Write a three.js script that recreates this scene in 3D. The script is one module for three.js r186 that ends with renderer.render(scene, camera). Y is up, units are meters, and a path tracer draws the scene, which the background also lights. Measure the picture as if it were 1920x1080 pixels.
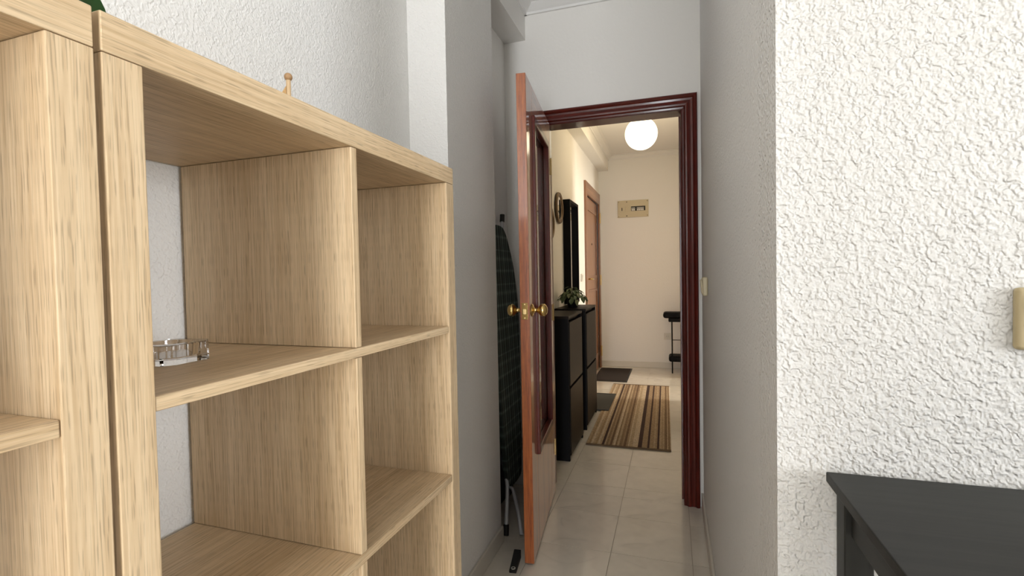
import * as THREE from 'three';
import { RoundedBoxGeometry } from 'three/addons/geometries/RoundedBoxGeometry.js';
import { RectAreaLightUniformsLib } from 'three/addons/lights/RectAreaLightUniformsLib.js';
import { Brush, Evaluator, SUBTRACTION } from 'three-bvh-csg';
import { mergeGeometries } from 'three/addons/utils/BufferGeometryUtils.js';

// ------------------------------------------------------------ camera, sky, daylight, exposure
const scene = new THREE.Scene();
const renderer = new THREE.WebGLRenderer({ antialias: true });
renderer.toneMapping = THREE.LinearToneMapping;
renderer.toneMappingExposure = 0.96;
renderer.shadowMap.enabled = true;
const camera = new THREE.PerspectiveCamera(2 * Math.atan(540 / 924.4) * 180 / Math.PI, 1920 / 1080, 0.03, 60);
camera.position.set(0, 1.2146, 0);
camera.rotation.order = 'YXZ';
camera.rotation.set(-0.0279, 0.314, -0.0191);
scene.background = new THREE.Color().setRGB(2.0, 2.15, 2.3);      // plain bright sky outside the windows
RectAreaLightUniformsLib.init();
function daylight(w, h, L, [x, y, z], [tx, ty, tz], rgb) {
  const a = new THREE.RectAreaLight(new THREE.Color().setRGB(...rgb), L, w, h);
  a.position.set(x, y, z); a.lookAt(tx, ty, tz); scene.add(a); return a;
}
daylight(1.45, 1.5, 21, [5.47, 1.57, 1.60], [0, 1.57, 1.60], [0.95, 0.985, 1.04]);     // out-of-view side window, lights the bright wall and bookcases
daylight(0.76, 2.2, 23, [0.08, 1.25, 3.97], [0.08, 1.25, 0], [0.97, 0.99, 1.02]);     // out-of-view end window, placed to light the corridor
daylight(0.5, 1.5, 50, [3.17, 1.45, -5.2], [0, 1.45, -5.2], [1, 0.93, 0.80]);     // out-of-view side-room window, lights the far hall

// ------------------------------------------------------------ helpers
let seed = 7;
const rnd = () => { seed = (seed * 1664525 + 1013904223) >>> 0; return seed / 4294967296; };
const rr = (a, b) => a + (b - a) * rnd();
const lin = (r, g, b) => new THREE.Color().setRGB(r, g, b);
const hash = (x, y, s) => { let h = Math.imul(x, 374761393) + Math.imul(y, 668265263) + Math.imul(s, 1442695041); h = Math.imul(h ^ (h >>> 13), 1274126177); return ((h ^ (h >>> 16)) >>> 0) / 4294967296; };
function vn(x, y, px, py, s) {                                     // value noise that repeats after px, py cells
  const x0 = Math.floor(x), y0 = Math.floor(y), fx = x - x0, fy = y - y0, u = fx * fx * (3 - 2 * fx), v = fy * fy * (3 - 2 * fy);
  const m = (a, n) => ((a % n) + n) % n, xa = m(x0, px), xb = m(x0 + 1, px), ya = m(y0, py), yb = m(y0 + 1, py);
  const a = hash(xa, ya, s), b = hash(xb, ya, s), c = hash(xa, yb, s), d = hash(xb, yb, s);
  return a + (b - a) * u + (c - a) * v + (a - b - c + d) * u * v;
}
function tex(n, m, f, srgb, sx, sy) {                              // f(u, v) -> [r, g, b] 0..1; covers sx by sy metres
  const d = new Uint8Array(n * m * 4);
  for (let j = 0; j < m; j++) for (let i = 0; i < n; i++) {
    const c = f(i / n, j / m), k = (j * n + i) * 4;
    for (let q = 0; q < 3; q++) d[k + q] = Math.max(0, Math.min(255, Math.round(255 * c[q])));
    d[k + 3] = 255;
  }
  const t = new THREE.DataTexture(d, n, m);
  t.wrapS = t.wrapT = THREE.RepeatWrapping; t.magFilter = THREE.LinearFilter; t.minFilter = THREE.LinearMipmapLinearFilter; t.generateMipmaps = true;
  if (srgb) t.colorSpace = THREE.SRGBColorSpace;
  t.repeat.set(1 / sx, 1 / sy); t.needsUpdate = true;
  return t;
}
const sst = (a, b, x) => { const t = Math.max(0, Math.min(1, (x - a) / (b - a))); return t * t * (3 - 2 * t); };
const std = (o) => new THREE.MeshStandardMaterial(o);
const phy = (o) => new THREE.MeshPhysicalMaterial(o);

// uv in metres from the dominant normal; v runs along the grain axis
function metreUV(g, grain = 'y', ox = 0, oy = 0, at = [0, 0, 0]) {
  const p = g.attributes.position, n = g.attributes.normal, uv = new Float32Array(p.count * 2);
  for (let i = 0; i < p.count; i++) {
    const P = { x: p.getX(i) + at[0], y: p.getY(i) + at[1], z: p.getZ(i) + at[2] }, N = { x: Math.abs(n.getX(i)), y: Math.abs(n.getY(i)), z: Math.abs(n.getZ(i)) };
    const dom = N.x >= N.y && N.x >= N.z ? 'x' : N.y >= N.z ? 'y' : 'z';
    let [a, b] = { x: ['z', 'y'], y: ['x', 'z'], z: ['x', 'y'] }[dom];
    if (a === grain) [a, b] = [b, a];
    uv[2 * i] = P[a] + ox; uv[2 * i + 1] = P[b] + oy;
  }
  g.setAttribute('uv', new THREE.BufferAttribute(uv, 2));
  return g;
}
function boxAt(x0, x1, y0, y1, z0, z1, r = 0, grain = 'y', world = false) {  // box from bounds, uv in metres
  const w = x1 - x0, h = y1 - y0, d = z1 - z0, c = [(x0 + x1) / 2, (y0 + y1) / 2, (z0 + z1) / 2];
  let g;
  if (r > 0) { g = new RoundedBoxGeometry(w, h, d, 2, Math.min(r, w / 2.01, h / 2.01, d / 2.01)); g.clearGroups(); if (g.index) g = g.toNonIndexed(); }
  else { g = new THREE.BoxGeometry(w, h, d).toNonIndexed(); g.clearGroups(); }
  metreUV(g, grain, world ? 0 : rr(0, 3), world ? 0 : rr(0, 3), world ? c : [0, 0, 0]);
  g.translate(...c);
  return g;
}
const clean = (g) => { const q = g.index ? g.toNonIndexed() : g; q.clearGroups(); for (const k of Object.keys(q.attributes)) if (!['position', 'normal', 'uv'].includes(k)) q.deleteAttribute(k); return q; };
function mesh(name, geo, mat, parent = scene) {
  const g = Array.isArray(geo) ? (geo.length > 1 ? mergeGeometries(geo.map(clean)) : geo[0]) : geo;
  const m = new THREE.Mesh(g, mat); m.name = name; m.castShadow = m.receiveShadow = true; parent.add(m); return m;
}
const tag = (o, label, category, group) => { Object.assign(o.userData, { label, category }); if (group) o.userData.group = group; return o; };
const structure = (o, label, category) => { o.userData.kind = 'structure'; if (label) Object.assign(o.userData, { label, category }); return o; };
function thing(name, label, category, [x, y, z] = [0, 0, 0], turn = 0, group) {
  const o = new THREE.Group(); o.name = name; o.position.set(x, y, z); o.rotation.y = turn; scene.add(o); return tag(o, label, category, group);
}
function tube(pts, r, seg = 24, rs = 10, closed = false) { return new THREE.TubeGeometry(new THREE.CatmullRomCurve3(pts.map((p) => new THREE.Vector3(...p)), closed, 'catmullrom', 0.3), seg, r, rs, closed); }
function rod(a, b, r, rs = 12) {
  const A = new THREE.Vector3(...a), B = new THREE.Vector3(...b), g = new THREE.CylinderGeometry(r, r, A.distanceTo(B), rs);
  g.applyQuaternion(new THREE.Quaternion().setFromUnitVectors(new THREE.Vector3(0, 1, 0), B.clone().sub(A).normalize()));
  return g.translate((a[0] + b[0]) / 2, (a[1] + b[1]) / 2, (a[2] + b[2]) / 2);
}
function lathe(prof, seg = 32) { return new THREE.LatheGeometry(prof.map((p) => new THREE.Vector2(...p)), seg); }

// ------------------------------------------------------------ materials
// stippled plaster: soft raised drops a few millimetres wide
const gotele = tex(1024, 1024, (u, v) => {
  const w = vn(u * 90, v * 90, 90, 90, 3) - 0.5, w2 = vn(u * 90, v * 90, 90, 90, 4) - 0.5;
  const a = vn(u * 105 + w, v * 105 + w2, 105, 105, 1), b = vn(u * 190 + w2, v * 170 + w, 190, 170, 2), c = vn(u * 340, v * 340, 340, 340, 5), d = vn(u * 40, v * 40, 40, 40, 6);
  const h = (0.55 * sst(0.2, 0.85, a) + 0.36 * sst(0.15, 0.9, b) + 0.09 * c) * (0.75 + 0.5 * d);
  return [h, h, h];
}, false, 0.5, 0.5);
const smoothBump = tex(512, 512, (u, v) => { const h = 0.6 * vn(u * 60, v * 60, 60, 60, 11) + 0.4 * vn(u * 140, v * 140, 140, 140, 12); return [h, h, h]; }, false, 0.8, 0.8);
const plaster = std({ color: lin(0.89, 0.88, 0.855), roughness: 0.75, bumpMap: gotele, bumpScale: 0.0028 });
const plasterSoft = std({ color: lin(0.89, 0.88, 0.855), roughness: 0.75, bumpMap: gotele, bumpScale: 0.0013 });
const paint = std({ color: lin(0.89, 0.87, 0.83), roughness: 0.7, bumpMap: smoothBump, bumpScale: 0.0006 });
const ceilingPaint = std({ color: lin(0.88, 0.87, 0.85), roughness: 0.8 });
const skirtMat = std({ color: lin(0.70, 0.66, 0.58), roughness: 0.35 });

function woodTex(n, m, sx, sy, light, dark, opt) {                 // grain runs along v
  const { fib = 220, bands = 6, mix = 0.5, wav = 0.25, s = 20, pores = 0.25 } = opt;
  return tex(n, m, (u, v) => {
    const wv = wav * (vn(u * 6, v * 4, 6, 4, s) - 0.5);
    const f1 = vn(u * fib + wv * 6, v * 9, fib, 9, s + 1), f2 = vn(u * fib * 0.4 + wv * 4, v * 3, Math.round(fib * 0.4), 3, s + 2), f3 = vn(u * fib * 2 + wv * 5, v * 26, fib * 2, 26, s + 3);
    const b = vn(u * bands + wv * 0.4, v * 1, bands, 1, s + 4), b2 = vn(u * bands * 3 + wv, v * 2, bands * 3, 2, s + 5);
    let t = 0.34 * f1 + 0.26 * f2 + 0.24 * b + 0.16 * b2;
    t = sst(0.5 - mix, 0.5 + mix, t);
    const po = pores * sst(0.55, 0.85, f3) * (0.4 + 0.6 * sst(0.3, 0.7, f1));
    return [0, 1, 2].map((k) => (light[k] + (dark[k] - light[k]) * t) * (1 - po * 0.5));
  }, true, sx, sy);
}
const oakTex = woodTex(1024, 512, 0.30, 0.55, [0.90, 0.805, 0.665], [0.745, 0.63, 0.48], { fib: 210, bands: 5, mix: 0.5, s: 40, pores: 0.30 });
const oak = phy({ map: oakTex, roughness: 0.48, specularIntensity: 0.7, bumpMap: woodTex(512, 256, 0.30, 0.55, [0, 0, 0], [1, 1, 1], { fib: 150, bands: 5, mix: 0.42, s: 40, pores: 0 }), bumpScale: -0.00012 });
oak.bumpMap.colorSpace = THREE.NoColorSpace;
const sapeleTex = woodTex(512, 512, 0.16, 0.5, [0.73, 0.41, 0.19], [0.53, 0.245, 0.10], { fib: 70, bands: 5, mix: 0.4, s: 60, pores: 0.3 });
const sapele = phy({ map: sapeleTex, roughness: 0.35, clearcoat: 1, clearcoatRoughness: 0.07 });
const mahoganyTex = woodTex(512, 512, 0.16, 0.5, [0.42, 0.12, 0.06], [0.25, 0.05, 0.025], { fib: 60, bands: 5, mix: 0.4, s: 80, pores: 0.3 });
const mahogany = phy({ map: mahoganyTex, roughness: 0.4, specularIntensity: 0.5, clearcoat: 0.55, clearcoatRoughness: 0.12 });
const entryTex = woodTex(512, 512, 0.2, 0.6, [0.62, 0.43, 0.30], [0.48, 0.31, 0.20], { fib: 60, bands: 5, mix: 0.4, s: 90, pores: 0.2 });
const entryWood = phy({ map: entryTex, roughness: 0.4, clearcoat: 0.5, clearcoatRoughness: 0.2 });
const paleWoodTex = woodTex(256, 256, 0.05, 0.2, [0.93, 0.83, 0.68], [0.82, 0.68, 0.5], { fib: 50, bands: 3, mix: 0.45, s: 95 });
const paleWood = std({ map: paleWoodTex, roughness: 0.55 });
const blackTex = woodTex(512, 512, 0.3, 0.6, [0.19, 0.19, 0.18], [0.14, 0.14, 0.135], { fib: 90, bands: 6, mix: 0.5, s: 110, pores: 0 });
const blackTable = phy({ map: blackTex, roughness: 0.5, specularIntensity: 0.5 });
const blackBrownTex = woodTex(512, 512, 0.3, 0.6, [0.15, 0.115, 0.085], [0.085, 0.065, 0.05], { fib: 90, bands: 6, mix: 0.5, s: 120, pores: 0.2 });
const blackBrown = phy({ map: blackBrownTex, roughness: 0.45, specularIntensity: 0.3 });
const blackPlain = phy({ color: lin(0.004, 0.004, 0.005), roughness: 0.6, specularIntensity: 0.3 });
const blackRubber = std({ color: lin(0.012, 0.012, 0.012), roughness: 0.6 });
const brass = std({ color: lin(0.78, 0.56, 0.22), metalness: 1, roughness: 0.16 });
const brassDull = std({ color: lin(0.60, 0.44, 0.20), metalness: 1, roughness: 0.32 });
const steel = std({ color: lin(0.62, 0.62, 0.60), metalness: 1, roughness: 0.3 });
const greyTube = std({ color: lin(0.55, 0.56, 0.58), metalness: 0.2, roughness: 0.35 });
const beige = std({ color: lin(0.52, 0.42, 0.24), roughness: 0.38 });
const cream = std({ color: lin(0.62, 0.54, 0.36), roughness: 0.45 });
const whitePlastic = std({ color: lin(0.74, 0.71, 0.64), roughness: 0.4 });
const darkSlot = std({ color: lin(0.03, 0.025, 0.02), roughness: 0.6 });
const bronze = std({ color: lin(0.16, 0.11, 0.065), metalness: 0.7, roughness: 0.35 });
const mirrorGlass = std({ color: lin(0.9, 0.9, 0.89), metalness: 1, roughness: 0.02 });
const pane = phy({ color: lin(0.98, 0.98, 0.97), transmission: 1, thickness: 0, roughness: 0.02, ior: 1.5 });
const crystal = phy({ color: lin(1, 1, 1), transmission: 1, thickness: 0.02, roughness: 0.01, ior: 1.52 });
const windowFrameMat = std({ color: lin(0.75, 0.75, 0.74), roughness: 0.4 });

// ------------------------------------------------------------ setting: floor of square tiles
const XL = -0.89, XW = -0.90, XR = 0.145, ZD = -2.68, ZD2 = -2.78, ZF = -6.44, ZC = -0.803, H = 2.70, XE = 5.5, ZB = 4.0, XH = 0.42;
const tileTex = tex(512, 512, (u, v) => {
  const w = 2 * (vn(u * 5, v * 5, 5, 5, 201) - 0.5), a = vn(u * 4 + w, v * 4 - w, 4, 4, 202), b = vn(u * 14 + w * 2, v * 14 + w, 14, 14, 203), c = vn(u * 50, v * 50, 50, 50, 204);
  const vein = Math.exp(-Math.abs(a + 0.25 * b - 0.62) * 22) * sst(0.35, 0.75, b), k = 1 - 0.055 * vein - 0.05 * a - 0.03 * b - 0.02 * c;
  return [0.93 * k, 0.90 * k, 0.845 * k];
}, true, 1.1, 1.1);
const tileMats = [0.97, 1.0, 0.985].map((k) => phy({ map: tileTex, color: lin(k, k, k), roughness: 0.2, clearcoat: 0.7, clearcoatRoughness: 0.1 }));
const floor = new THREE.Group(); floor.name = 'floor'; scene.add(floor); structure(floor, 'pale beige marbled square floor tiles of corridor and hall', 'floor');
mesh('grout', [boxAt(-1.1, 6, -0.08, -0.0025, ZF - 0.2, ZB + 0.2)], std({ color: lin(0.40, 0.35, 0.28), roughness: 0.9 }), floor);
{
  const g = 1 / 3, jx = -0.5965, jz = -2.1284, j = 0.0013, cache = {};
  const zones = [[XL, XR, ZD, ZC], [XW, 1.8, ZC, 2.6], [XL, XH, ZF, ZD]];
  for (const [a, b, c, d] of zones)
    for (let i = Math.floor((a - jx) / g); i * g + jx < b; i++) for (let k = Math.floor((c - jz) / g); k * g + jz < d; k++) {
      const x0 = Math.max(a, jx + i * g), x1 = Math.min(b, jx + (i + 1) * g), z0 = Math.max(c, jz + k * g), z1 = Math.min(d, jz + (k + 1) * g);
      if (x1 - x0 < 0.01 || z1 - z0 < 0.01) continue;
      const w = x1 - x0 - 2 * j, dd = z1 - z0 - 2 * j, v = Math.floor(rnd() * 4), key = `${w.toFixed(3)}_${dd.toFixed(3)}_${v}`;
      if (!cache[key]) cache[key] = metreUV((() => { const q = new THREE.BoxGeometry(w, 0.008, dd).toNonIndexed(); q.clearGroups(); return q; })(), 'z', v * 0.31, v * 0.47);
      const t = mesh('tile', cache[key], tileMats[Math.floor(rnd() * 3)], floor);
      t.position.set((x0 + x1) / 2, -0.004 + rr(-0.0002, 0), (z0 + z1) / 2);
    }
}
const plainFloor = std({ color: lin(0.72, 0.67, 0.58), roughness: 0.3 });                 // beyond what can be seen
mesh('room_floor', [boxAt(1.8, XE, -0.0024, -0.0005, ZC, 2.6), boxAt(XW, XE, -0.0024, -0.0005, 2.6, ZB)], plainFloor, floor);
mesh('side_room_floor', boxAt(XH, 3.3, -0.08, -0.0005, -6.3, -4.55), plainFloor, floor);

// ------------------------------------------------------------ setting: walls and ceiling
const W = (...b) => boxAt(...b, 0, 'y', true);
structure(mesh('wall_left', W(-1.05, XW, 0, H, -1.605, ZB + 0.15), plasterSoft), 'white stippled plaster wall behind the bookcases', 'wall');
structure(mesh('wall_pillar', W(-1.05, -0.75, 0, H, -2.085, -1.605), plasterSoft), 'white stippled pillar between bookcase and ironing board', 'wall');
structure(mesh('wall_left_hall', [W(-1.05, XL, 0, H, -5.33, -2.085), W(-1.05, XL, 2.13, H, -6.36, -5.33), W(-1.05, XL, 0, H, ZF, -6.36), W(-1.12, -1.05, 0, H, ZF - 0.15, -2.085)], paint), 'smooth cream painted wall with the entrance door', 'wall');
structure(mesh('wall_door', [W(XL, -0.665, 0, H, ZD2, ZD), W(-0.665, 0.062, 2.045, H, ZD2, ZD), W(0.062, XH + 0.1, 0, H, ZD2, ZD)], paint), 'smooth white wall around the reddish brown doorway', 'wall');
structure(mesh('wall_right', W(XR, XR + 0.15, 0, H, ZD, ZC - 0.15), plasterSoft), 'stippled white corridor wall beside the doorway', 'wall');
structure(mesh('wall_front', W(XR, XE, 0, H, ZC - 0.15, ZC), plaster), 'bright white wall of coarse stippled plaster above the black table', 'wall');
structure(mesh('wall_far', W(XL, XH + 0.1, 0, H, ZF - 0.15, ZF), paint), 'cream wall at the end of the hall', 'wall');
structure(mesh('wall_hall_side', [W(XH, XH + 0.1, 0, H, -4.88, ZD2), W(XH, XH + 0.1, 2.1, H, -5.78, -4.88), W(XH, XH + 0.1, 0, H, ZF, -5.78)], paint), 'hall side wall with an open doorway', 'wall');
structure(mesh('wall_side_room', [W(XH + 0.1, 3.3, 0, H, -4.55, -4.45), W(XH + 0.1, 3.3, 0, H, -6.4, -6.3), W(3.2, 3.3, 0, 0.7, -6.3, -4.55), W(3.2, 3.3, 2.2, H, -6.3, -4.55), W(3.2, 3.3, 0.7, 2.2, -6.3, -5.45), W(3.2, 3.3, 0.7, 2.2, -4.95, -4.55)], std({ color: lin(0.55, 0.46, 0.36), roughness: 0.8 })), 'unseen side room walls, dull tan to limit bounce into the hall', 'wall');  // out of view; toned down so less light bounces into the hall
structure(mesh('wall_east', [W(XE, XE + 0.15, 0, 0.8, ZC, ZB), W(XE, XE + 0.15, 2.35, H, ZC, ZB), W(XE, XE + 0.15, 0.8, 2.35, ZC, 0.85), W(XE, XE + 0.15, 0.8, 2.35, 2.35, ZB)], paint), 'white wall with the unseen side window', 'wall');
structure(mesh('wall_back', [W(XW, XE + 0.15, 0, 0.1, ZB, ZB + 0.15), W(XW, XE + 0.15, 2.4, H, ZB, ZB + 0.15), W(XW, -0.32, 0.1, 2.4, ZB, ZB + 0.15), W(0.48, XE + 0.15, 0.1, 2.4, ZB, ZB + 0.15)], paint), 'white wall with the unseen tall narrow window', 'wall');
structure(mesh('added_wall_stub', W(0.05, 0.95, 0, H, 0.62, 0.74), paint), 'added white wall stub blocking end window light from the bright wall', 'wall');  // added out of view to keep end-window light off the bright wall
structure(mesh('ceiling', [W(-1.15, XE + 0.2, H, H + 0.12, ZF - 0.2, ZB + 0.2)], ceilingPaint), 'white ceiling', 'ceiling');
structure(mesh('ceiling_beam', [W(XL, -0.765, 2.515, H, ZD, -2.085)], paint), 'white boxed beam under the corridor ceiling', 'beam');
structure(mesh('ceiling_beam_001', [W(XL, -0.765, 2.515, H, ZF, ZD2)], paint), 'cream boxed beam along the hall ceiling', 'beam');

// out-of-view windows with frames and panes
function windowAt(name, alongX, c, w, y0, y1, label) {
  const g = new THREE.Group(); g.name = name; scene.add(g); structure(g, label, 'window');
  const f = 0.06, B = (a0, a1, b0, b1) => alongX ? boxAt(c[0] + a0, c[0] + a1, b0, b1, c[1] - 0.03, c[1] + 0.03, 0.004) : boxAt(c[0] - 0.03, c[0] + 0.03, b0, b1, c[1] + a0, c[1] + a1, 0.004);
  mesh('window_frame', [B(-w / 2, w / 2, y0, y0 + f), B(-w / 2, w / 2, y1 - f, y1), B(-w / 2, -w / 2 + f, y0 + f, y1 - f), B(w / 2 - f, w / 2, y0 + f, y1 - f), B(-f / 2, f / 2, y0 + f, y1 - f)], windowFrameMat, g);
  for (const s of [-1, 1]) {
    const a0 = s < 0 ? -w / 2 + f : f / 2, a1 = s < 0 ? -f / 2 : w / 2 - f;
    mesh('pane', alongX ? boxAt(c[0] + a0, c[0] + a1, y0 + f, y1 - f, c[1] - 0.002, c[1] + 0.002) : boxAt(c[0] - 0.002, c[0] + 0.002, y0 + f, y1 - f, c[1] + a0, c[1] + a1), pane, g);
  }
}
windowAt('window_1', false, [XE + 0.09, 1.60], 1.5, 0.8, 2.35, 'unseen white framed side window');  // out of view, source of the grazing side light
windowAt('window_2', true, [0.08, ZB + 0.09], 0.80, 0.1, 2.4, 'unseen tall narrow white framed window lighting the corridor');  // out of view, sized and placed to light the corridor
windowAt('window_3', false, [3.25, -5.2], 0.5, 0.7, 2.2, 'unseen white framed window of the side room');  // out of view, source of the daylight band in the hall

// skirting of cream tile
let sk = 0;
function skirt(x0, x1, z0, z1, label) { const s = mesh('baseboard_' + ['pillar', 'right', 'far', 'left_hall', 'front', 'left'][sk++], boxAt(x0, x1, 0, 0.072, z0, z1, 0.003), skirtMat); structure(s, label, 'baseboard'); }
skirt(-0.75, -0.738, -2.085, -1.605, 'cream tile skirting along the pillar');
skirt(XR - 0.011, XR, ZD, ZC, 'cream tile skirting along the corridor wall');
skirt(XL, XH, ZF, ZF + 0.012, 'cream tile skirting on the far wall');
skirt(XL, XL + 0.012, -5.25, ZD2 - 0.03, 'cream tile skirting behind the shoe cabinets');
skirt(XR, XE, ZC, ZC + 0.011, 'cream tile skirting under the black table');
skirt(XW, XW + 0.003, -1.6, ZB, 'cream tile skirting behind the bookcases');

// plaster cornices under the ceiling
let cn = 0;
function cornice(a, b, nrm, label) {                               // runs from a to b in plan, profile grows along nrm
  const prof = [[0, -0.052], [0.012, -0.052], [0.014, -0.040], [0.024, -0.034], [0.040, -0.022], [0.050, -0.014], [0.053, -0.008], [0.072, -0.006], [0.072, 0], [0, 0]];
  const sh = new THREE.Shape(prof.map((p) => new THREE.Vector2(...p))), L = Math.hypot(b[0] - a[0], b[1] - a[1]);
  const g = new THREE.ExtrudeGeometry(sh, { depth: L, bevelEnabled: false });
  const d = new THREE.Vector3((b[0] - a[0]) / L, 0, (b[1] - a[1]) / L), n = new THREE.Vector3(nrm[0], 0, nrm[1]);
  const m = new THREE.Matrix4().makeBasis(n, new THREE.Vector3(0, 1, 0), d); m.setPosition(a[0], H, a[1]);
  g.applyMatrix4(m);
  if (m.determinant() < 0) { const ix = []; const q = g.index ? g.toNonIndexed() : g; const p = q.attributes.position; for (let i = 0; i < p.count; i += 3) ix.push(i, i + 2, i + 1); q.setIndex(ix); q.computeVertexNormals(); const o = mesh('trim_' + ++cn, q.toNonIndexed(), ceilingPaint); return structure(o, label, 'cornice'); }
  structure(mesh('trim_' + ++cn, g, ceilingPaint), label, 'cornice');
}
cornice([-0.765, ZD], [XR, ZD], [0, 1], 'white plaster cornice above the doorway');
cornice([-0.765, ZD], [-0.765, -2.085], [1, 0], 'white plaster cornice on the corridor beam');
cornice([XR, ZC], [XR, ZD], [-1, 0], 'white plaster cornice on the corridor side wall');
cornice([-0.765, ZF], [-0.765, ZD2], [1, 0], 'plaster cornice along the hall beam');
cornice([-0.765, ZF], [XH, ZF], [0, 1], 'plaster cornice on the far hall wall');
cornice([XH, ZF], [XH, ZD2], [-1, 0], 'plaster cornice on the hall side wall');

// doorway casing: moulded mahogany, jambs and head
{
  const g = new THREE.Group(); g.name = 'door_1'; scene.add(g); structure(g, 'dark reddish brown moulded door casing between corridor and hall', 'door frame');
  const prof = [[0, 0], [0.078, 0], [0.078, 0.020], [0.074, 0.026], [0.066, 0.028], [0.060, 0.024], [0.056, 0.018], [0.046, 0.016], [0.036, 0.018], [0.028, 0.022], [0.020, 0.021], [0.014, 0.014], [0.006, 0.012], [0, 0.009]];
  const xL = -0.65, xR = 0.050, yT = 2.030, T = 0.078;
  function leg(x, sgn, name) {                                     // profile starts at the opening and grows away from it
    const pts = prof.map(([a, b]) => [x + sgn * a, b]), pos = [], n = pts.length, y1 = (a) => yT + a;
    const V = [], top = prof.map(([a]) => y1(a));
    for (let i = 0; i < n; i++) { const k = (i + 1) % n, A = pts[i], Bq = pts[k];
      const q = [[A[0], 0, ZD + A[1]], [Bq[0], 0, ZD + Bq[1]], [Bq[0], top[k], ZD + Bq[1]], [A[0], top[i], ZD + A[1]]];
      V.push(...(sgn > 0 ? [q[0], q[1], q[2], q[0], q[2], q[3]] : [q[0], q[2], q[1], q[0], q[3], q[2]])); }
    const ge = new THREE.BufferGeometry(); ge.setAttribute('position', new THREE.Float32BufferAttribute(V.flat(), 3)); ge.computeVertexNormals(); metreUV(ge, 'y', x, 0);
    mesh(name, ge, mahogany, g);
  }
  leg(xR, 1, 'side_casing'); leg(xL, -1, 'side_casing');
  {
    const V = [], n = prof.length;
    for (let i = 0; i < n; i++) { const k = (i + 1) % n, A = prof[i], Bq = prof[k];
      const q = [[xL - A[0], yT + A[0], ZD + A[1]], [xL - Bq[0], yT + Bq[0], ZD + Bq[1]], [xR + Bq[0], yT + Bq[0], ZD + Bq[1]], [xR + A[0], yT + A[0], ZD + A[1]]];
      V.push(q[0], q[1], q[2], q[0], q[2], q[3]); }
    const ge = new THREE.BufferGeometry(); ge.setAttribute('position', new THREE.Float32BufferAttribute(V.flat(), 3)); ge.computeVertexNormals(); metreUV(ge, 'x', 0.3, 0);
    mesh('head_casing', ge, mahogany, g);
  }
  mesh('jamb', [boxAt(xR, xR + 0.012, 0, yT + 0.012, ZD2, ZD, 0.001)], mahogany, g);
  mesh('jamb', [boxAt(xL - 0.012, xL, 0, yT + 0.012, ZD2, ZD, 0.001)], mahogany, g);
  mesh('head_jamb', [boxAt(xL, xR, yT, yT + 0.012, ZD2, ZD, 0.001, 'x')], mahogany, g);
  mesh('stop_bead', [boxAt(xR - 0.010, xR, 0, yT - 0.01, ZD2 + 0.005, ZD2 + 0.04, 0.002)], mahogany, g);
}

// ------------------------------------------------------------ bookcases
const T = 0.038, t = 0.016, C = 0.335, DEP = 0.39, BH = 1.47, BW = 2 * T + 2 * C + t;
function bookcase(name, label, s0, out = 0, group) {                        // front faces +x, runs along -z from s0
  const o = thing(name, label, 'bookcase', [-0.507 + out, 0, -0.3279], -0.0124, group);
  // local: x = 0 at the front (negative into the wall), z negative along the wall
  const z = (a) => -(s0 + a), B = (x0, x1, y0, y1, a0, a1, gr) => boxAt(x0, x1, y0, y1, z(a1), z(a0), 0.0016, gr), e = 0.0006;
  mesh('top_panel', B(-DEP, 0, BH - T, BH, 0, BW, 'z'), oak, o);
  mesh('base_panel', B(-DEP, 0, 0, T, 0, BW, 'z'), oak, o);
  mesh('side_panel', B(-DEP, 0, T + e, BH - T - e, 0, T, 'y'), oak, o);
  mesh('side_panel', B(-DEP, 0, T + e, BH - T - e, BW - T, BW, 'y'), oak, o);
  const cell = (BH - 2 * T - 3 * t) / 4;
  for (let k = 0; k < 4; k++) {
    const yt = BH - T - k * (cell + t), yb = yt - cell;
    mesh('divider', B(-DEP + 0.004, -0.0015, yb + e, yt - e, T + C, T + C + t, 'y'), oak, o);
    if (k < 3) mesh('shelf', B(-DEP + 0.004, -0.001, yb - t, yb, T + e, BW - T - e, 'z'), oak, o);
  }
  return o;
}
bookcase('bookcase', 'light oak open cube bookcase standing against the white pillar', 0);
bookcase('bookcase_001', 'light oak open cube bookcase carrying the green plant', -BW - 0.006);
const SY1 = BH - T - (BH - 2 * T - 3 * t) / 4;                     // top of the highest shelf

// glass ashtray on the shelf
{
  const a = 0.040, c = 0.013, sq = new THREE.Shape([[-a + c, -a], [a - c, -a], [a, -a + c], [a, a - c], [a - c, a], [-a + c, a], [-a, a - c], [-a, -a + c]].map((p) => new THREE.Vector2(...p)));
  const solid = clean(new THREE.ExtrudeGeometry(sq, { depth: 0.026, bevelEnabled: true, bevelSize: 0.0012, bevelThickness: 0.0012, bevelSegments: 2 })); solid.rotateX(-Math.PI / 2); solid.translate(0, 0.0012, 0);
  const A = new Brush(solid), Bq = new Brush(clean(new THREE.CylinderGeometry(0.031, 0.027, 0.03, 40)).translate(0, 0.024, 0)); A.updateMatrixWorld(); Bq.updateMatrixWorld();
  const ev = new Evaluator(); ev.attributes = ['position', 'normal']; ev.useGroups = false;
  const bowl = mesh('glass_ashtray', ev.evaluate(A, Bq, SUBTRACTION).geometry, crystal);
  bowl.position.set(-0.705, SY1 + 0.0004, -0.533); bowl.rotation.y = 0.08;
  tag(bowl, 'square clear glass ashtray with cut corners on bookcase shelf', 'ashtray');
}

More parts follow.
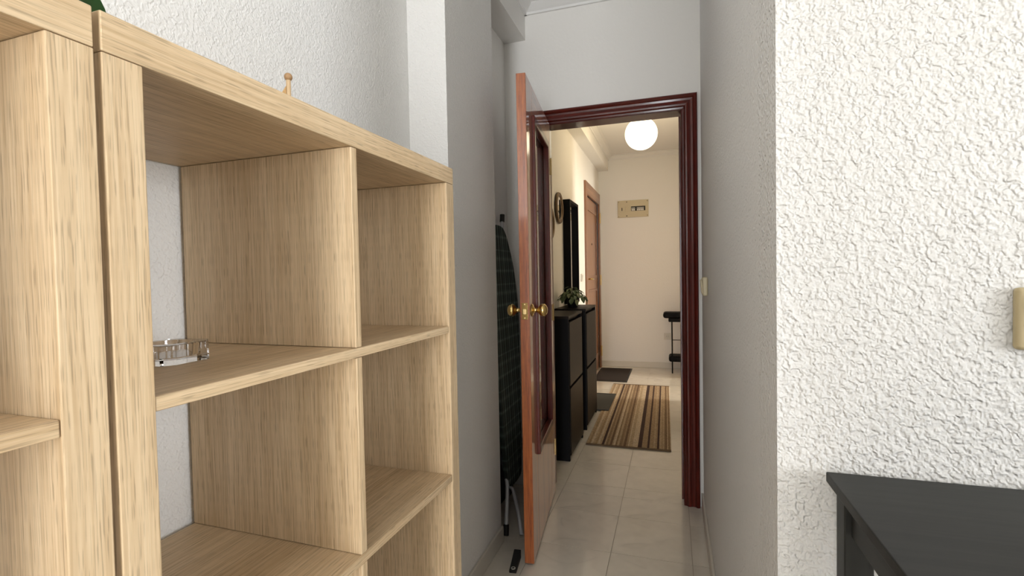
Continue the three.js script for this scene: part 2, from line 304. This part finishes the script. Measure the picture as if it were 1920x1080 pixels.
// little wooden boat ornament on top
{
  const o = thing('wooden_ornament', 'small pale wooden mast ornament with round knob on the bookcase', 'ornament', [-0.775, BH + 0.0004, -0.868], 0.55);
  mesh('foot', boxAt(-0.092, 0.03, 0, 0.012, -0.018, 0.018, 0.003, 'x'), paleWood, o);
  mesh('mast', rod([0, 0.010, 0], [0, 0.168, 0], 0.0048, 16), paleWood, o);
  mesh('knob', new THREE.SphereGeometry(0.0085, 24, 16).translate(0, 0.174, 0), std({ color: lin(0.45, 0.27, 0.13), roughness: 0.5 }), o);
  const sh = new THREE.Shape([[-0.005, 0.012], [-0.088, 0.012], [-0.005, 0.153]].map((p) => new THREE.Vector2(...p)));
  const g = new THREE.ExtrudeGeometry(sh, { depth: 0.005, bevelEnabled: true, bevelSize: 0.0008, bevelThickness: 0.0008, bevelSegments: 1 }); g.translate(0, 0, -0.0025);
  mesh('sail', metreUV(clean(g), 'y'), std({ map: paleWoodTex, color: lin(0.85, 0.72, 0.5), roughness: 0.55 }), o);
}

// ------------------------------------------------------------ plants
function leafGeo(L, Wd, curl) {                                    // leaf along +z from the origin
  const n = 8, m = 4, V = [], I = [];
  for (let i = 0; i <= n; i++) for (let j = 0; j <= m; j++) {
    const s = i / n, q = (j / m) * 2 - 1, w = Wd * Math.pow(Math.sin(Math.PI * Math.pow(s, 0.75)), 0.8) * 0.5 + 0.0003;
    V.push(q * w, Math.abs(q) * w * 0.35 - curl * s * s * L, s * L * (1 - 0.2 * curl * s));
  }
  for (let i = 0; i < n; i++) for (let j = 0; j < m; j++) { const a = i * (m + 1) + j, b = a + m + 1; I.push(a, b, a + 1, b, b + 1, a + 1); }
  const g = new THREE.BufferGeometry(); g.setAttribute('position', new THREE.Float32BufferAttribute(V, 3)); g.setIndex(I); g.computeVertexNormals(); return g;
}
const leafMats = [[0.055, 0.10, 0.035], [0.085, 0.13, 0.05], [0.13, 0.17, 0.07], [0.20, 0.22, 0.11]].map((c) => phy({ color: lin(...c), roughness: 0.5, transmission: 0.15, thickness: 0, side: THREE.DoubleSide }));
function potted(name, label, at, potR, potH, n, spread, up, L, group, mats = leafMats, extra = []) {
  const o = thing(name, label, 'plant', at, 0, group);
  mesh('pot', lathe([[0, 0], [potR * 0.82, 0], [potR * 0.86, 0.003], [potR, potH * 0.97], [potR, potH], [potR * 0.92, potH], [potR * 0.9, potH * 0.85], [0, potH * 0.84]]), blackPlain, o);
  mesh('soil', new THREE.CylinderGeometry(potR * 0.9, potR * 0.88, 0.006, 24).translate(0, potH * 0.88, 0), std({ color: lin(0.03, 0.02, 0.012), roughness: 1 }), o);
  const gs = [leafGeo(L, L * 0.62, 0.35), leafGeo(L * 0.85, L * 0.6, 0.6), leafGeo(L * 1.15, L * 0.55, 0.2)];
  const stems = [], put = (tip, az, pitch, k) => {
    const base = [rr(-0.4, 0.4) * potR, potH * 0.86, rr(-0.4, 0.4) * potR];
    stems.push(tube([base, [base[0] * 0.5 + tip[0] * 0.4, Math.max(base[1], tip[1]) * 0.6 + 0.4 * Math.max(potH * 1.1, tip[1]), base[2] * 0.5 + tip[2] * 0.4], tip], 0.0014, 8, 5));
    const lf = mesh('leaf', gs[k % 3], mats[Math.floor(rnd() * mats.length)], o);
    lf.position.set(...tip); lf.rotation.order = 'YXZ'; lf.rotation.set(pitch, az, rr(-0.4, 0.4));
  };
  for (let k = 0; k < n; k++) {
    const az = k * 2.399 + rr(-0.3, 0.3), r = spread * Math.sqrt((k + 0.5) / n), y = potH + up * (1 - (r / spread) ** 1.6) * rr(0.75, 1.1) - 0.02 * (r / spread);
    put([Math.sin(az) * r, Math.max(y, 0.055), Math.cos(az) * r], az, 0.15 + 0.5 * (r / spread), k);
  }
  for (const [p, az, pi] of extra) put(p, az, pi, 2);
  mesh('stems', stems, std({ color: lin(0.07, 0.10, 0.03), roughness: 0.7 }), o);
  return o;
}
potted('potted_plant', 'leafy variegated green plant in black pot on shoe cabinet', [-0.765, 0.9404, -3.93], 0.047, 0.085, 46, 0.105, 0.085, 0.052, undefined, leafMats,
  [[[0.06, 0.075, -0.17], 2.6, 0.5], [[0.05, 0.065, -0.14], 2.9, 0.7], [[0.02, 0.07, 0.16], 0.1, 0.5], [[0.06, 0.065, 0.13], 0.2, 0.7]]);
potted('potted_plant_001', 'glossy green plant trailing from the top of a bookcase', [-0.70, BH + 0.0004, -0.20], 0.06, 0.11, 20, 0.10, 0.10, 0.075, undefined,
  [phy({ color: lin(0.03, 0.09, 0.028), roughness: 0.35, side: THREE.DoubleSide })], [[[0.0, 0.118, -0.205], 2.9, 0.7]]);

// ------------------------------------------------------------ inner door leaf, opened towards the viewer
{
  const L = 0.72, th = 0.020, top = 2.028, bot = 0.010, o = thing('glazed_door', 'glossy reddish brown door with tall glass pane standing open', 'door', [-0.648, 0, -2.652], 0.1012);
  const z0 = 0.135, z1 = 0.585, y0 = 0.42, y1 = 1.90;              // opening for the pane
  mesh('stile', boxAt(-th, th, bot, top, 0, z0, 0.002), sapele, o);
  mesh('stile', boxAt(-th, th, bot, top, z1, L - 0.003, 0.002), sapele, o);
  mesh('top_rail', boxAt(-th, th, y1, top, z0, z1, 0.002, 'z'), sapele, o);
  mesh('bottom_rail', boxAt(-th, th, bot, y0, z0, z1, 0.002, 'y'), sapele, o);
  mesh('edge_lipping', boxAt(-th + 0.0005, th - 0.0005, bot, top, L - 0.003, L, 0.001), sapele, o);
  mesh('glass_pane', boxAt(-0.003, 0.003, y0, y1, z0, z1), pane, o);
  const w = 0.034;
  for (const s of [-1, 1]) {
    const X = (a, b) => s > 0 ? [a, b] : [-b, -a], x = X(0.003, th + 0.013);
    mesh('glazing_bead', boxAt(...x, y0, y1, z0, z0 + w * 0.7, 0.005), mahogany, o);
    mesh('glazing_bead', boxAt(...x, y0, y1, z1 - w * 0.7, z1, 0.005), mahogany, o);
    mesh('glazing_bead', boxAt(...x, y1 - w, y1, z0 + w * 0.7, z1 - w * 0.7, 0.005, 'z'), mahogany, o);
    mesh('glazing_bead', boxAt(...x, y0, y0 + w, z0 + w * 0.7, z1 - w * 0.7, 0.005, 'z'), mahogany, o);
    const k = mesh('door_knob', lathe([[0, 0], [0.027, 0], [0.027, 0.003], [0.022, 0.006], [0.012, 0.009], [0.009, 0.014], [0.0095, 0.024], [0.014, 0.029], [0.022, 0.034], [0.0265, 0.043], [0.0262, 0.052], [0.021, 0.060], [0.011, 0.065], [0, 0.066]], 40), brass, o);
    k.rotation.z = s > 0 ? -Math.PI / 2 : Math.PI / 2; k.position.set(s * th, 1.062, L - 0.058); k.userData.label = 'round polished brass knob';
  }
  const pl = mesh('latch_plate', boxAt(-0.0125, 0.0125, 1.028, 1.096, L, L + 0.0015, 0.0005), brass, o);
  mesh('latch_bolt', boxAt(-0.008, 0.008, 1.048, 1.072, L + 0.0015, L + 0.006, 0.003), brassDull, pl);
  for (const y of [1.034, 1.090]) mesh('screw', new THREE.CylinderGeometry(0.003, 0.003, 0.001, 12).rotateX(Math.PI / 2).translate(0, y, L + 0.002), brassDull, pl);
  for (const y of [0.25, 1.0, 1.8]) mesh('hinge', rod([0.021, y - 0.045, -0.004], [0.021, y + 0.045, -0.004], 0.006), brassDull, o);
}
{
  const o = thing('door_stop', 'black rubber door wedge with a hole on tiles beside open door', 'doorstop', [-0.634, 0.0004, -1.925], 0.12);
  const sh = new THREE.Shape([[-0.055, 0], [0.055, 0], [0.055, 0.007], [0.02, 0.012], [-0.055, 0.030]].map((p) => new THREE.Vector2(...p)));
  const g = new THREE.ExtrudeGeometry(sh, { depth: 0.026, bevelEnabled: true, bevelSize: 0.002, bevelThickness: 0.002, bevelSegments: 2 });
  g.translate(0, 0.002, -0.013); g.rotateY(-Math.PI / 2);
  mesh('wedge', g, blackRubber, o);
  mesh('eyelet', new THREE.TorusGeometry(0.0075, 0.002, 8, 20).rotateX(Math.PI / 2).translate(0, 0.0125, 0.043), std({ color: lin(0.6, 0.58, 0.52), roughness: 0.4 }), o);
}

// ------------------------------------------------------------ ironing board in the recess
const plaidTex = tex(256, 256, (u, v) => {
  const st = (x, c, w) => Math.exp(-(((x - c) / w) ** 2)), wv = 0.85 + 0.15 * vn(u * 128, v * 128, 128, 128, 301);
  const a = st(u, 0.2, 0.05) + st(u, 0.45, 0.04) * 0.8 + st(u, 0.7, 0.06) + st(u, 0.92, 0.02) * 1.2, b = st(v, 0.25, 0.04) + st(v, 0.6, 0.06) * 0.8 + st(v, 0.85, 0.02);
  const k = Math.min(1, 0.62 * a + 0.3 * b);
  return [(0.17 + 0.50 * k) * wv, (0.21 + 0.53 * k) * wv, (0.195 + 0.50 * k) * wv];
}, true, 0.13, 0.17);
{
  const bx = -0.765, bz = -2.30, o = thing('ironing_board', 'folded ironing board with dark green plaid cover leaning in recess', 'ironing board', [bx, 0, bz]);
  const pts = [[2.20, 1.22], [2.215, 1.38], [2.27, 1.447], [2.385, 1.453], [2.44, 1.42], [2.468, 1.38], [2.531, 1.255], [2.563, 1.08], [2.558, 0.90], [2.522, 0.68], [2.478, 0.42], [2.44, 0.23], [2.415, 0.178], [2.29, 0.176], [2.254, 0.195], [2.237, 0.233], [2.211, 0.485], [2.188, 0.75], [2.190, 1.0]];
  const crv = new THREE.CatmullRomCurve3(pts.map(([a, b]) => new THREE.Vector3(a, b, 0)), true, 'catmullrom', 0.5).getPoints(110).map((p) => new THREE.Vector2(p.x, p.y));
  const g = new THREE.ExtrudeGeometry(new THREE.Shape(crv), { depth: 0.012, bevelEnabled: true, bevelSize: 0.006, bevelThickness: 0.008, bevelSegments: 3 });
  g.rotateY(Math.PI / 2);                                          // shape x -> -z, depth -> +x
  const gg = clean(g); metreUV(gg, 'y'); gg.translate(0, 0, -bz);
  { const p = gg.attributes.position; for (let k = 0; k < p.count; k++) p.setX(k, p.getX(k) - 0.052 * (p.getY(k) - 0.2) - 0.012); }   // leans back against the wall
  mesh('padded_cover', gg, std({ map: plaidTex, roughness: 0.9 }), o);
  const at = (q) => q.map(([x, y, z]) => [x - bx, y, z - bz]);
  mesh('leg_tube', tube(at([[-0.7485, 0.035, -2.147], [-0.766, 0.195, -2.226], [-0.803, 0.30, -2.28], [-0.818, 0.50, -2.33], [-0.832, 0.90, -2.39], [-0.848, 1.3, -2.45], [-0.854, 1.50, -2.482]]), 0.0095, 60, 12), greyTube, o);
  mesh('foot_cap', rod(...at([[-0.7465, 0.0004, -2.135], [-0.7495, 0.044, -2.152]]), 0.0135, 16), blackRubber, o);
  mesh('end_cap', rod(...at([[-0.854, 1.493, -2.481], [-0.8545, 1.532, -2.488]]), 0.0125, 16), blackRubber, o);
  mesh('leg_brace', tube(at([[-0.803, 0.245, -2.30], [-0.775, 0.165, -2.293], [-0.752, 0.150, -2.275], [-0.705, 0.085, -2.20], [-0.672, 0.012, -2.14]]), 0.0088, 36, 12), greyTube, o);
}
{
  const o = thing('folded_board', 'black flat board standing against the wall behind ironing board', 'board', [-0.868, 0.0004, -2.36]);
  mesh('panel', boxAt(-0.010, 0.010, 0.015, 0.80, -0.24, 0.24, 0.004), blackPlain, o);
  for (const z of [-0.19, 0.19]) mesh('foot', boxAt(-0.012, 0.012, 0, 0.015, z - 0.03, z + 0.03, 0.003), blackRubber, o);
}

// ------------------------------------------------------------ black table against the bright wall
{
  const x0 = 0.204, x1 = 0.84, z0 = ZC + 0.013, z1 = -0.19, top = 0.928, o = thing('black_table', 'tall black wooden table against the bright stippled wall', 'table', [x0, 0, z0]);
  const w = x1 - x0, d = z1 - z0;
  mesh('tabletop', boxAt(0, w, top - 0.014, top, 0, d, 0.0018, 'x'), blackTable, o);
  const a = 0.010, lw = 0.034;
  for (const [x, z] of [[a, a], [w - a - lw, a], [a, d - a - lw], [w - a - lw, d - a - lw]]) mesh('leg', boxAt(x, x + lw, 0, top - 0.014, z, z + lw, 0.002), blackTable, o);
  mesh('apron', boxAt(a + 0.008, a + 0.026, top - 0.068, top - 0.014, a + lw, d - a - lw, 0.001, 'z'), blackTable, o);
  mesh('apron', boxAt(w - a - 0.026, w - a - 0.008, top - 0.068, top - 0.014, a + lw, d - a - lw, 0.001, 'z'), blackTable, o);
  mesh('apron', boxAt(a + lw, w - a - lw, top - 0.068, top - 0.014, a + 0.008, a + 0.026, 0.001, 'x'), blackTable, o);
  mesh('apron', boxAt(a + lw, w - a - lw, top - 0.068, top - 0.014, d - a - 0.026, d - a - 0.008, 0.001, 'x'), blackTable, o);
}

// ------------------------------------------------------------ switches, socket, fuse panel
function wallSwitch(name, label, at, turn, depth, m1 = beige, s = 0.08) {   // plate in local xy, front towards +z
  const o = thing(name, label, 'switch', at, turn);
  mesh('plate', boxAt(-s / 2, s / 2, -s / 2, s / 2, 0, depth, Math.min(0.008, depth * 0.45)), m1, o);
  const r = mesh('rocker', boxAt(-s * 0.30, s * 0.30, -s * 0.36, s * 0.36, 0, 0.006, 0.002), m1, o); r.position.set(0, 0, depth - 0.001); r.rotation.x = 0.09;
  return o;
}
wallSwitch('light_switch', 'large beige rounded light switch on bright stippled wall above black table', [0.4555, 1.1455, ZC + 0.0005], 0, 0.012);
wallSwitch('light_switch_001', 'boxy beige light switch on corridor wall beside the brown door casing', [XR - 0.0005, 1.147, -2.27], -Math.PI / 2, 0.022, cream);
wallSwitch('light_switch_002', 'small cream light switch between the black mirror and entrance door', [XL + 0.0005, 1.165, -5.07], Math.PI / 2, 0.010, whitePlastic);
{
  const o = thing('wall_socket', 'white wall socket on the far hall wall beside black stand', 'socket', [-0.060, 0.402, ZF + 0.0005]);
  mesh('plate', boxAt(-0.042, 0.042, -0.042, 0.042, 0, 0.010, 0.004), whitePlastic, o);
  mesh('socket_well', new THREE.TorusGeometry(0.021, 0.0035, 10, 28).translate(0, 0, 0.010), whitePlastic, o);
  for (const s of [-1, 1]) mesh('pin_hole', new THREE.CylinderGeometry(0.0028, 0.0028, 0.002, 10).rotateX(Math.PI / 2).translate(s * 0.0095, 0, 0.0105), darkSlot, o);
}
{
  const o = thing('fuse_panel', 'cream electrical fuse panel with a row of breakers on far wall', 'fuse panel', [-0.461, 2.014, ZF + 0.0005]);
  mesh('plate', boxAt(-0.190, 0.190, -0.107, 0.107, 0, 0.012, 0.004), cream, o);
  mesh('cover', boxAt(-0.178, -0.092, -0.032, 0.032, 0.012, 0.017, 0.002), cream, o);
  mesh('cover', boxAt(-0.086, -0.030, -0.032, 0.032, 0.012, 0.015, 0.002), cream, o);
  mesh('breaker_window', boxAt(-0.022, 0.152, -0.029, 0.029, 0.012, 0.0135, 0.0005), darkSlot, o);
  for (let k = 0; k < 7; k++) { const x = -0.015 + k * 0.0215, b = mesh('breaker', boxAt(x, x + 0.0185, -0.026, 0.014, 0.0135, 0.018, 0.001), k === 2 ? darkSlot : whitePlastic, o); mesh('toggle', boxAt(x + 0.006, x + 0.0125, -0.006, 0.010, 0.018, 0.024, 0.001), darkSlot, b); }
  mesh('main_lever', boxAt(-0.140, -0.130, -0.022, 0.016, 0.017, 0.024, 0.002), darkSlot, o);
  for (const [x, y, r] of [[-0.176, 0.090, 0.004], [0.176, 0.090, 0.005], [-0.176, -0.092, 0.004], [0.176, -0.090, 0.005], [-0.076, 0.088, 0.006], [-0.076, -0.088, 0.007]]) mesh('screw', new THREE.CylinderGeometry(r, r, 0.003, 14).rotateX(Math.PI / 2).translate(x, y, 0.0125), darkSlot, o);
}

// ------------------------------------------------------------ globe lamp in the hall
{
  const at = [-0.25, 2.449, -4.6], o = thing('globe_lamp', 'round white glowing globe lamp on the hall ceiling', 'lamp', [at[0], at[1], at[2]]);
  mesh('globe', new THREE.SphereGeometry(0.142, 48, 32), std({ color: lin(0.9, 0.88, 0.8), roughness: 0.4, emissive: lin(1, 0.90, 0.66), emissiveIntensity: 2.6 }), o);
  mesh('ceiling_cap', lathe([[0, 0.2505], [0.062, 0.2505], [0.062, 0.235], [0.055, 0.20], [0.05, 0.135], [0, 0.132]]), whitePlastic, o);
  const p = new THREE.PointLight(lin(1, 0.74, 0.40), 0.38, 0, 2); p.position.set(0, 0, 0); p.castShadow = true; p.shadow.radius = 6; o.add(p);
}

// ------------------------------------------------------------ shoe cabinets, mirrors, entrance door
function shoeCabinet(name, label, z1, w) {                         // z1: end nearest the doorway
  const o = thing(name, label, 'cabinet', [XL + 0.0135, 0, z1], 0, 'shoe cabinets in the hall'), d = 0.246, h = 0.938;
  const B = (x0, x1, y0, y1, a0, a1, r, gr) => boxAt(x0, x1, y0, y1, -a1, -a0, r, gr);
  mesh('side_panel', B(0, d - 0.004, 0, h - 0.016, 0, 0.016, 0.001), blackPlain, o);
  mesh('side_panel', B(0, d - 0.004, 0, h - 0.016, w - 0.016, w, 0.001), blackPlain, o);
  mesh('back_panel', B(0, 0.006, 0.02, h - 0.016, 0.016, w - 0.016, 0), blackPlain, o);
  mesh('top_panel', B(0, d, h - 0.016, h, -0.002, w + 0.002, 0.0015, 'z'), blackBrown, o);
  mesh('flap_front', B(d - 0.018, d + 0.002, 0.486, h - 0.040, 0.018, w - 0.018, 0.0015, 'z'), blackBrown, o);
  mesh('flap_front', B(d - 0.018, d + 0.002, 0.035, 0.468, 0.018, w - 0.018, 0.0015, 'z'), blackBrown, o);
  for (const [a, b] of [[h - 0.04, h - 0.016], [0.46, 0.49]]) mesh('cross_rail', B(0.02, d - 0.03, a, b, 0.016, w - 0.016, 0), blackPlain, o);
  mesh('plinth', B(0.02, d - 0.02, 0, 0.035, 0.016, w - 0.016, 0), blackPlain, o);
}
shoeCabinet('shoe_cabinet', 'black brown two flap shoe cabinet with bare top beside open door', -3.10, 0.49);
shoeCabinet('shoe_cabinet_001', 'black brown two flap shoe cabinet carrying the potted plant', -3.76, 0.52);
{
  const o = thing('tall_mirror', 'tall mirror in a deep black frame on the hall wall', 'mirror', [XL + 0.0005, 0.946, -4.40]), D = 0.062, hw = 0.20, hh = 0.905, b = 0.024;
  mesh('frame', [boxAt(0, D, 0, hh, hw - b, hw, 0.0015), boxAt(0, D, 0, hh, -hw, -hw + b, 0.0015), boxAt(0, D, 0, b, -hw + b, hw - b, 0.0015), boxAt(0, D, hh - b, hh, -hw + b, hw - b, 0.0015)], blackPlain, o);
  mesh('mirror_glass', boxAt(0.026, 0.030, b, hh - b, -hw + b, hw - b), mirrorGlass, o);
}
function roundMirror(name, label, y, z) {
  const o = thing(name, label, 'mirror', [XL + 0.002, y, z], 0, 'round ring mirrors on the hall wall');
  mesh('ring_frame', lathe([[0.094, 0.002], [0.128, 0.002], [0.130, 0.010], [0.126, 0.020], [0.119, 0.022], [0.113, 0.016], [0.109, 0.020], [0.103, 0.022], [0.097, 0.018], [0.094, 0.012], [0.094, 0.002]], 48).rotateZ(-Math.PI / 2), bronze, o);
  mesh('mirror_glass', new THREE.CylinderGeometry(0.096, 0.096, 0.003, 40).rotateZ(Math.PI / 2).translate(0.0115, 0, 0), mirrorGlass, o);
}
roundMirror('round_mirror', 'round bronze ring mirror hanging next to the tall black mirror', 1.752, -4.00);
roundMirror('round_mirror_001', 'round bronze ring mirror half hidden by the open door', 1.600, -3.665);
{
  const o = new THREE.Group(); o.name = 'door_2'; o.position.set(XL, 0, -5.845); scene.add(o); structure(o, 'brown wooden entrance door with brass handle in the hall', 'door');
  const hw = 0.455, top = 2.07;
  mesh('leaf', boxAt(-0.045, -0.008, 0.006, top, -hw, hw, 0.002), entryWood, o);
  const fr = (x, y0, y1, z0, z1, w) => [boxAt(-0.009, x, y0, y1, z0, z0 + w, 0.003), boxAt(-0.009, x, y0, y1, z1 - w, z1, 0.003), boxAt(-0.009, x, y0, y0 + w, z0 + w, z1 - w, 0.003, 'z'), boxAt(-0.009, x, y1 - w, y1, z0 + w, z1 - w, 0.003, 'z')];
  mesh('panel_moulding', fr(0.002, 1.15, top - 0.12, -hw + 0.11, hw - 0.11, 0.03), entryWood, o);
  mesh('panel_moulding', fr(0.002, 0.18, 1.02, -hw + 0.11, hw - 0.11, 0.03), entryWood, o);
  mesh('casing', boxAt(0.0005, 0.022, 0, 2.21, 0.455, 0.545, 0.004), entryWood, o);
  mesh('casing', boxAt(0.0005, 0.022, 0, 2.21, -0.545, -0.455, 0.004), entryWood, o);
  mesh('head_casing', boxAt(0.0005, 0.022, 2.075, 2.21, -0.455, 0.455, 0.004, 'z'), entryWood, o);
  const h = mesh('handle_plate', boxAt(-0.008, 0.000, 1.02, 1.27, 0.375, 0.415, 0.003), brass, o);
  mesh('lever', tube([[0, 1.145, 0.395], [0.045, 1.145, 0.395], [0.052, 1.145, 0.385], [0.052, 1.142, 0.28]], 0.009, 24, 10), brass, h);
  mesh('keyhole', new THREE.CylinderGeometry(0.008, 0.008, 0.004, 12).rotateZ(Math.PI / 2).translate(0.001, 1.06, 0.395), darkSlot, h);
  mesh('peephole', new THREE.CylinderGeometry(0.011, 0.011, 0.006, 16).rotateZ(Math.PI / 2).translate(-0.006, 1.55, 0), darkSlot, o);
  for (const y of [0.22, 1.12, 1.90]) mesh('hinge', rod([0.028, y - 0.065, -0.462], [0.028, y + 0.065, -0.462], 0.010), brassDull, o);
}

// ------------------------------------------------------------ rug and mats
const stripes = []; { let x = 0; while (x < 256) { const w = Math.floor(rr(3, 9)), k = rnd(); stripes.push([x, w, k]); x += w; } }
const rugCols = [[0.70, 0.61, 0.49], [0.54, 0.44, 0.33], [0.78, 0.70, 0.59], [0.44, 0.34, 0.25], [0.63, 0.53, 0.41], [0.24, 0.15, 0.12]];
const rugCol = new Array(256); for (const [x, w, k] of stripes) for (let i = x; i < Math.min(256, x + w); i++) { let c = rugCols[Math.min(5, Math.floor(k * 5.4))]; if (Math.abs(i - 52) < 4) c = rugCols[5]; if (i < 48) c = rugCols[[0, 4, 2][Math.floor(i / 7) % 3]]; rugCol[i] = c; }
const rugTex = tex(256, 512, (u, v) => { const c = rugCol[Math.min(255, Math.floor(u * 256))], k = 0.86 + 0.28 * (vn(u * 128, v * 256, 128, 256, 401) - 0.5) + 0.1; return c.map((q) => q * k); }, true, 1, 1);
{
  const o = thing('striped_rug', 'long rug with brown and beige lengthwise stripes on hall tiles', 'rug', [-0.315, 0.0004, -4.42], 0.012), w = 0.575, d = 1.97;
  const g = boxAt(-w / 2, w / 2, 0, 0.007, -d / 2 + 0.012, d / 2 - 0.012, 0.002), p = g.attributes.position, uv = g.attributes.uv;
  for (let i = 0; i < p.count; i++) uv.setXY(i, (p.getX(i) + w / 2) / w, (p.getZ(i) + d / 2) / d);
  mesh('pile', g, std({ map: rugTex, roughness: 1 }), o);
  for (const s of [-1, 1]) mesh('hem', boxAt(-w / 2, w / 2, 0, 0.0085, s * (d / 2 - 0.012) - 0.012, s * (d / 2 - 0.012) + 0.012, 0.003), std({ color: lin(0.13, 0.085, 0.05), roughness: 1 }), o);
}
const matTex = tex(128, 128, (u, v) => { const k = 0.7 + 0.6 * vn(u * 64, v * 64, 64, 64, 420); return [0.16 * k, 0.125 * k, 0.10 * k]; }, true, 0.1, 0.1);
{
  const o = thing('door_mat', 'dark brown door mat in front of the entrance door', 'mat', [-0.672, 0.0004, -5.905]);
  mesh('pile', boxAt(-0.172, 0.172, 0, 0.009, -0.365, 0.365, 0.003), std({ map: matTex, roughness: 1 }), o);
  const e = 0.19, f = 0.39;
  mesh('rubber_border', [boxAt(-e, e, 0, 0.006, -f, -f + 0.024, 0.002), boxAt(-e, e, 0, 0.006, f - 0.024, f, 0.002), boxAt(-e, -e + 0.017, 0, 0.006, -f + 0.024, f - 0.024, 0.002), boxAt(e - 0.017, e, 0, 0.006, -f + 0.024, f - 0.024, 0.002)], blackRubber, o);
}
{
  const o = thing('small_mat', 'small dark grey mat beside shoe cabinet, partly on the striped rug', 'mat', [-0.665, 0.0092, -4.61]);
  mesh('sheet', boxAt(-0.130, 0.130, 0, 0.005, -0.30, 0.30, 0.002), std({ color: lin(0.035, 0.034, 0.028), roughness: 0.8 }), o);
  for (const z of [-0.2925, 0.2925]) mesh('rim', boxAt(-0.13, 0.13, 0.005, 0.007, z - 0.0075, z + 0.0075, 0.0008), blackRubber, o);
}

// ------------------------------------------------------------ black stand at the end of the hall
{
  const o = thing('two_tier_stand', 'black two tier stand with padded top and thin legs by far wall', 'stand', [0.14, 0.0004, -6.235]);
  mesh('padded_top', boxAt(-0.245, 0.20, 0.655, 0.725, -0.10, 0.12, 0.030), blackPlain, o);
  mesh('tray', boxAt(-0.185, 0.18, 0.612, 0.656, -0.12, 0.12, 0.012), blackPlain, o);
  mesh('lower_shelf', boxAt(-0.185, 0.18, 0.135, 0.205, -0.12, 0.12, 0.028), blackPlain, o);
  for (const [x, z] of [[-0.145, 0.105], [0.15, 0.105], [-0.145, -0.105], [0.15, -0.105]]) mesh('leg', rod([x, 0, z], [x, 0.62, z], 0.0075), blackPlain, o);
  mesh('cross_bar', rod([-0.145, 0.37, -0.105], [0.15, 0.37, -0.105], 0.004), blackPlain, o);
}

renderer.render(scene, camera);
